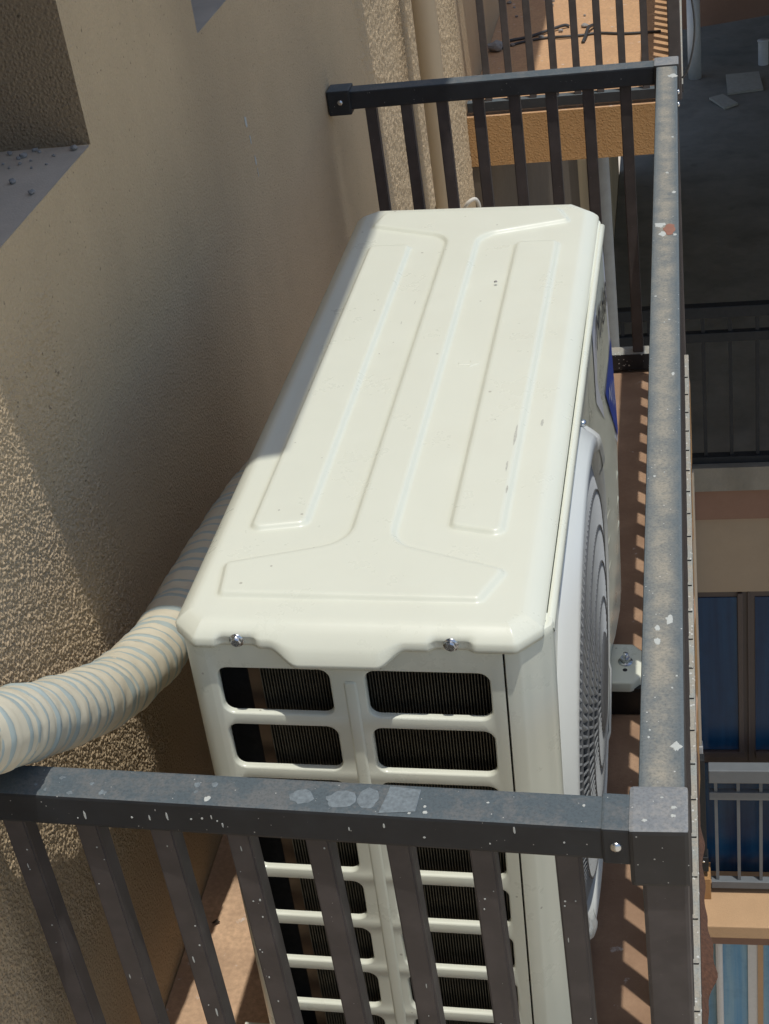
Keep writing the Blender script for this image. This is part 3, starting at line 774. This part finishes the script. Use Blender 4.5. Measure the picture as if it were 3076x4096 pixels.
# ------------------------------------------------------------------ wrapped pipe behind the unit
PP = smoothpath([(-.262, -.66, .86), (-.240, -.50, .770), (-.224, -.38, .704), (-.220, -.295, .650), (-.220, -.235, .610), (-.220, -.166, .563), (-.220, -.067, .503), (-.220, .015, .468), (-.219, .091, .446), (-.217, .188, .436), (-.212, .30, .425), (-.20, .45, .41), (-.165, .60, .39), (-.11, .68, .36)], 12)
pipe = thing('insulated_pipe', (-.2, .05, .40), 'thick refrigerant pipe wrapped in cream and pale blue tape over the railing', 'pipe')
dist = [0]
for i in range(1, len(PP)): dist.append(dist[-1]+(PP[i]-PP[i-1]).length)
def at(s):
    s = max(0, min(dist[-1]-1e-6, s)); i = max(k for k in range(len(dist)) if dist[k] <= s); i = min(i, len(PP)-2)
    return PP[i].lerp(PP[i+1], (s-dist[i])/(dist[i+1]-dist[i]))
fr_ = frames([at(i*.002) for i in range(int(dist[-1]/.002))])
def tapewrap(s0, wd, R, seed):
    n = 40; rings = 9; V = []; F = []; mi = []
    for i in range(rings):
        f = i/(rings-1)
        for j in range(n):
            th = 2*math.pi*j/n
            s = s0+wd*f+(.008+.003*math.sin(seed*1.9))*math.cos(th+.8)      # slanted turn
            k = int(max(0, min(len(fr_)-1, s/.002))); p, a, b, t = fr_[k]
            p = p+t*(s-k*.002)
            wr = .0011*noise.noise(Vector((math.cos(th)*3, math.sin(th)*3, seed*3.1+f*2.2)))+.0009*noise.noise(Vector((math.cos(th)*1.2, seed, f*9)))
            r = R+.0018*f+wr-(.0012 if f > .97 else 0)
            V.append(p+r*(math.cos(th)*a+math.sin(th)*b))
    for i in range(rings-1):
        for j in range(n):
            F.append((i*n+j, i*n+(j+1) % n, (i+1)*n+(j+1) % n, (i+1)*n+j)); mi.append(1 if i >= rings-(3+seed % 2) else 0)
    o = mesh('tape_wrap', world_sub(pipe, V), F, [MT['tape'], MT['tapeblue']], pipe, smooth=True)
    o.data.polygons.foreach_set('material_index', mi)
s = .02; k = 0
while s < dist[-1]-.05:
    wd = .0255+.004*math.sin(k*2.3)+.003*math.sin(k*5.1); tapewrap(s, wd, .0312+.0006*math.sin(k*1.7), k); s += wd*.80; k += 1
V, F = tube_geo([f[0] for f in fr_[::6]], .030, 20); mesh('foam_core', world_sub(pipe, V), F, MT['tape'], pipe, smooth=True)

# ------------------------------------------------------------------ downpipe on the lit wall
dp = thing('downpipe', (-.228, 2.242, .0), 'cream round downpipe on the sunlit stucco wall', 'downpipe')
tube('pipe_length', [(-.228, 2.242, .03), (-.228, 2.242, 6.0)], .0262, MT['pvc'], dp, n=28)
tube('pipe_socket', [(-.228, 2.242, -.03), (-.228, 2.242, .035)], .0300, MT['pvc'], dp, n=28)
tube('pipe_tail', [(-.228, 2.242, -.9), (-.228, 2.242, -.02)], .0255, MT['pvc'], dp, n=28)
for z in (1.2, 3.5): box('pipe_clip', (XW+.002, -.198), (2.212, 2.272), (z, z+.02), MT['zinc'], dp)
rc = thing('cord_tie', (-.20, 2.25, .0), 'white cord knotted round the foot of the cream downpipe', 'cord')
tube('cord_loop', [(-.228+.033*math.cos(t*.4), 2.242+.033*math.sin(t*.4), .012+.006*math.sin(t*.7)) for t in range(17)], .004, MT['rope'], rc, n=8)
tube('cord_end', smoothpath([(-.20, 2.225, .01), (-.175, 2.20, .055), (-.155, 2.21, .06), (-.150, 2.22, .02), (-.158, 2.22, -.05)], 5), .0045, MT['rope'], rc, n=8)

# ------------------------------------------------------------------ rubble on sill and neighbour ledge
sill = [(-.3508,.3454,.0042),(-.344,.362,.0032),(-.2988,.3571,.0042),(-.3702,.3563,.003),(-.3469,.3242,.0022),(-.3348,.2707,.004),(-.302,.2371,.0036),(-.3162,.3419,.002),(-.3157,.318,.0016),(-.3557,.3158,.0016),(-.3296,.3107,.0015),(-.3381,.3326,.0016),(-.3671,.3281,.0018),(-.3544,.3407,.0026),(-.3374,.3566,.002)]
sl_lab = {2: 'grey crumb at the right corner of the grey window sill', 5: 'grey crumb lying apart in the middle of the window sill', 6: 'grey crumb nearest the outer edge of the window sill'}
for i, (x, y, r) in enumerate(sill):
    rock('rubble_crumb', (x, y, .8798), r, MT['stone'], sl_lab.get(i, 'small grey mortar crumb at the back of the window sill'), 'rubble', 'crumbs on the window sill')
nf = [(-.2607,3.70,.026),(.0097,3.8739,.011),(-.0646,3.8447,.008),(-.0784,3.8855,.006),(-.1128,4.2087,.007),(-.115,4.1498,.009),(-.262,4.2353,.008),(.0039,3.9999,.005),(-.2083,3.7372,.007),(-.1232,3.7941,.008),(-.1523,3.7709,.006),(-.2238,4.0603,.006),(-.2412,4.1764,.005)]
for i, (x, y, r) in enumerate(nf):
    lb = {0: 'big broken mortar lump in the wall corner of the rubble ledge', 1: 'rounded pale stone in the middle of the rubble ledge'}.get(i, 'small pale mortar bit scattered on the rubble ledge')
    rock('rubble_lump', (x, y, -.047), r, MT['stone'], lb, 'rubble', 'rubble on the far ledge')
cz = -.0425
tube('cable', smoothpath([(-.262,3.752,cz),(-.2203,3.7863,cz),(-.1657,3.8078,cz),(-.1116,3.839,cz+.004),(-.0578,3.8803,cz+.006),(-.04,3.885,cz)], 6), .0052, MT['cable'], n=8, label='black cable stub lying left on the sunlit rubble ledge', cat='cable')
tube('cable', smoothpath([(-.258,3.70,cz),(-.1842,3.757,cz),(-.1084,3.782,cz),(-.0514,3.7679,cz+.003),(.0036,3.7758,cz),(.0584,3.7837,cz),(.1414,3.7529,cz),(.25,3.745,cz)], 6), .0045, MT['cable'], n=8, label='long black cable crossing the sunlit rubble ledge', cat='cable')
tube('cable', smoothpath([(.012,3.70,cz),(.0178,3.74,cz+.004),(.0267,3.816,cz+.012),(.0517,3.8852,cz)], 6), .0055, MT['cable'], n=8, label='short kinked black cable end lying across the long cable', cat='cable')
tube('cable', smoothpath([(.318,1.462,.545),(.328,1.462,.560),(.338,1.464,.60),(.340,1.466,.64),(.334,1.468,.69),(.325,1.47,.76),(.318,1.468,.90)], 6), .0017, MT['cable'], n=8, label='thin dark cable looping beside the far corner of the railing', cat='cable')
# dry leaves and flakes by the wall at the near end
for i, (x, y, z, lb) in enumerate([(-.262, .105, .001, 'small dry leaf on the sunlit ledge by the wall'), (-.252, .035, .001, 'curled dark leaf fragment on the ledge near the rail')]):
    V = [(x, y, z), (x+.006, y+.004, z+.003), (x+.011, y+.001, z+.0015), (x+.005, y-.004, z+.004)]
    V += [(a_, b_, c_+.0006) for a_, b_, c_ in V]
    mesh('dry_leaf', V, [(0, 1, 2, 3), (4, 5, 6, 7), (0, 1, 5, 4), (1, 2, 6, 5), (2, 3, 7, 6), (3, 0, 4, 7)], MT['leaf'], label=lb, cat='leaf', group='leaves on the ledge')

# ------------------------------------------------------------------ lower building seen past the railing
lb_ = thing('lower_building', (2.5, 7.2, -13.2), 'lower building wing with brown facade, blue windows and shaded roof terrace', 'building')
YB = 7.0; ZT = -3.654
box('terrace_slab', (XW+.004, 8), (YB+.001, 22), (ZT-.12, ZT), MT['concrete'], lb_)
box('terrace_kerb', (XW+.004, 8), (YB-.06, YB+.10), (ZT-.13, ZT+.035), MT['concrete'], lb_)
box('facade_band', (XW+.004, 8), (YB-.03, YB+.2), (-4.01, ZT-.131), MT['brownwall'], lb_)
box('facade_wall', (XW+.004, 8), (YB, YB+.2), (-4.585, -4.011), MT['tanwall'], lb_)
box('facade_wall', (XW+.004, 8), (YB+.06, YB+.2), (-13.2, -6.06), MT['tanwall'], lb_)
for i, x0 in enumerate((-.12, .622, 1.36, 2.1)):
    wn = box('window', (x0, x0+.735), (YB+.02, YB+.06), (-6.055, -4.59), MT['frame'], lb_)
    box('window_pane', (x0+.035, x0+.665), (YB+.014, YB+.0195), (-5.93, -4.64), MT['glass'], wn)
    box('sash_frame', (x0+.667, x0+.70), (YB-.002, YB+.0198), (-5.99, -4.60), MT['frame'], wn, bev=.004)
    box('sash_frame', (x0+.035, x0+.70), (YB-.004, YB+.0196), (-5.995, -5.94), MT['frame'], wn, bev=.004)
box('window_mullion', (.612, .622), (YB-.002, YB+.1), (-6.055, -4.59), MT['frame'], lb_)
box('lower_glazing', (XW+.01, 4), (YB+.03, YB+.058), (-7.2, -6.07), MT['glass'], lb_)

def lower_rail(label, y, zt, zt2, z2t, z2b, zb, zbb, xs, mat, bw=.022, x0=XW+.01, x1=4.0, hy=.03):
    r = thing('balcony_railing', ((x0+x1)/2, y, zbb), label, 'railing', 'railings of the lower building')
    box('handrail', (x0, x1), (y-hy, y+hy), (zt2, zt), mat, r, bev=.006)
    box('sub_rail', (x0, x1), (y-.022, y+.022), (z2b, z2t), mat, r, bev=.004)
    box('bottom_rail', (x0, x1), (y-.03, y+.03), (zbb, zb), mat, r, bev=.004)
    for x in xs:
        box('baluster', (x, x+bw), (y-bw/2, y+bw/2), (zb, z2b), mat, r)
        box('stub', (x, x+bw), (y-bw/2, y+bw/2), (z2t, zt2), mat, r)
    return r
lower_rail('dark navy railing along the edge of the shaded roof terrace', YB+.02, -2.575, -2.648, -2.744, -2.804, -3.572, -3.618, [.363-.608+.152*i for i in range(16)], MT['navy'])
lw = thing('lower_ledge', (2, 6.8, -7.3), 'sunlit tan balcony ledge of the lower building, below the blue window', 'ledge')
Y2 = 6.8
box('slab', (XW+.01, 4), (6.50, YB+.028), (-7.23, -7.115), MT['ochre_far'], lw, bev=.008)
box('fascia', (XW+.01, 4), (6.56, 6.75), (-7.36, -7.231), MT['brownwall'], lw)
box('end_block', (.268, .334), (Y2-.05, Y2+.12), (-7.114, -6.915), MT['ochre'], lw, bev=.004)
lower_rail('sunlit grey railing on the lower balcony ledge', Y2+.04, -5.928, -6.041, -6.147, -6.216, -6.998, -7.064, [.372+.150*i for i in range(14)], MT['greymetal'], bw=.022, x0=.338, hy=.045)
sr = thing('side_rail', (.28, Y2, -6.9), 'grey steel side post with screwed end bracket beside the lower railing', 'post')
box('post', (.258, .314), (Y2-.02, Y2+.05), (-6.72, -5.82), MT['navy'], sr, bev=.006)
bk = box('end_bracket', (.250, .322), (Y2-.03, Y2+.06), (-6.86, -6.721), MT['navy'], sr, bev=.006)
screw(bk, (.288, Y2-.031, -6.76), (0, -1, 0), .010)
fd = thing('facade_pipe', (.275, 6.93, -5.92), 'dusty beige vertical pipe with collar on the lower facade', 'pipe')
box('pipe_run', (.246, .300), (6.90, 6.955), (-5.80, -3.62), MT['pvc'], fd, bev=.012)
box('pipe_collar', (.240, .306), (6.894, 6.961), (-5.93, -5.801), MT['pvcw'], fd, bev=.006)
# pale glazing and its bars under the lower ledge
gz = thing('glass_roof', (2, 6.6, -8.9), 'pale blue glazed screen with grey pipe bars under the lower ledge', 'glazing')
box('glass_sheet', (XW+.02, 4), (6.80, 6.82), (-9.6, -7.37), MT['glass2'], gz)
box('bar', (.352, .405), (6.72, 6.78), (-9.6, -7.46), MT['pvcw'], gz, bev=.02)
box('bar', (.30, .412), (6.72, 6.78), (-7.459, -7.37), MT['pvcw'], gz, bev=.01)
box('mullion', (.655, .695), (6.78, 6.7999), (-9.6, -7.37), MT['ochre_far'], gz)
box('blind_strip', (.585, .6549), (6.788, 6.7998), (-8.7, -7.42), MT['pvcw'], gz)
# roof over the terrace and what stands on the terrace
rf = thing('terrace_roof', (4, 14, -.4), 'concrete roof slab high over the shaded terrace', 'roof')
box('roof_slab', (.36, 9), (6.15, 24), (-.45, -.2), MT['concrete'], rf)
box('roof_slab_inner', (XW+.005, .359), (6.15, 24), (-.45, -.2), MT['concrete'], rf)
ab = thing('arched_beam', (4, 16.6, -3.4), 'brown beam with a shallow arched underside across the dark terrace', 'beam')
G = Geo(); top, bo = [], []
for i in range(31):
    x = XW+.02+i*.2; zz_ = -3.33+.22*ss(x, -.3, 3.0); top.append((x, 14.9, -.46)); bo.append((x, 14.9, zz_))
A = G.loop(top); B = G.loop(bo); G.strip(A, B); A2 = G.loop([(x, y+.3, z) for x, y, z in top]); B2 = G.loop([(x, y+.3, z) for x, y, z in bo]); G.strip(A2, B2); G.strip(B, B2)
mesh('beam_face', world_sub(ab, G.V), G.F, MT['brownwall'], ab)
box('rear_wall', (XW+.005, 9), (19.5, 19.8), (ZT, -.46), MT['tanwall'], lb_)
tube('standpipe', [(.40, 14.4, ZT), (.40, 14.4, -2.8)], .065, MT['pvcw'], n=20, label='grey plastic standpipe rising from the terrace floor', cat='pipe')
pt = thing('pipe_stub', (1.075, 14.65, ZT), 'short open white pipe stub standing on the dark terrace', 'pipe')
V, F = tube_geo([(1.075, 14.65, ZT), (1.075, 14.65, ZT+.24)], .05, 20, False); mesh('stub_wall', world_sub(pt, V), F, MT['pvcw'], pt, smooth=True)
tube('stub_rim', [(1.075, 14.65, ZT+.235), (1.075, 14.65, ZT+.245)], .058, MT['pvcw'], pt, n=20)
def slabby(x, y, ang, L_, W_, lb, lift):
    V = []
    for z in (0, .02):
        for dx, dy in ((-L_/2, -W_/2), (L_/2, -W_/2*.8), (L_/2*.95, W_/2), (-L_/2*.9, W_/2)):
            c, s = math.cos(ang), math.sin(ang); V.append((x+dx*c-dy*s, y+dx*s+dy*c, ZT+.004+z+(lift if dy > 0 else 0)))
    mesh('broken_board', V, [(3, 2, 1, 0), (4, 5, 6, 7), (0, 1, 5, 4), (1, 2, 6, 5), (2, 3, 7, 6), (3, 0, 4, 7)], MT['concrete2'], label=lb, cat='board', group='broken boards on the terrace')
slabby(.86, 14.0, .05, .34, .42, 'larger pale broken board lying on the dark terrace', .05)
slabby(.66, 13.55, .5, .16, .3, 'smaller broken board piece beside the larger one on the terrace', .02)
tube('hanging_pipe', [(.005, 4.2, -6), (.005, 4.2, -.20)], .040, MT['concrete2'], n=16, label='pale vertical waste pipe under the rubble ledge', cat='pipe')
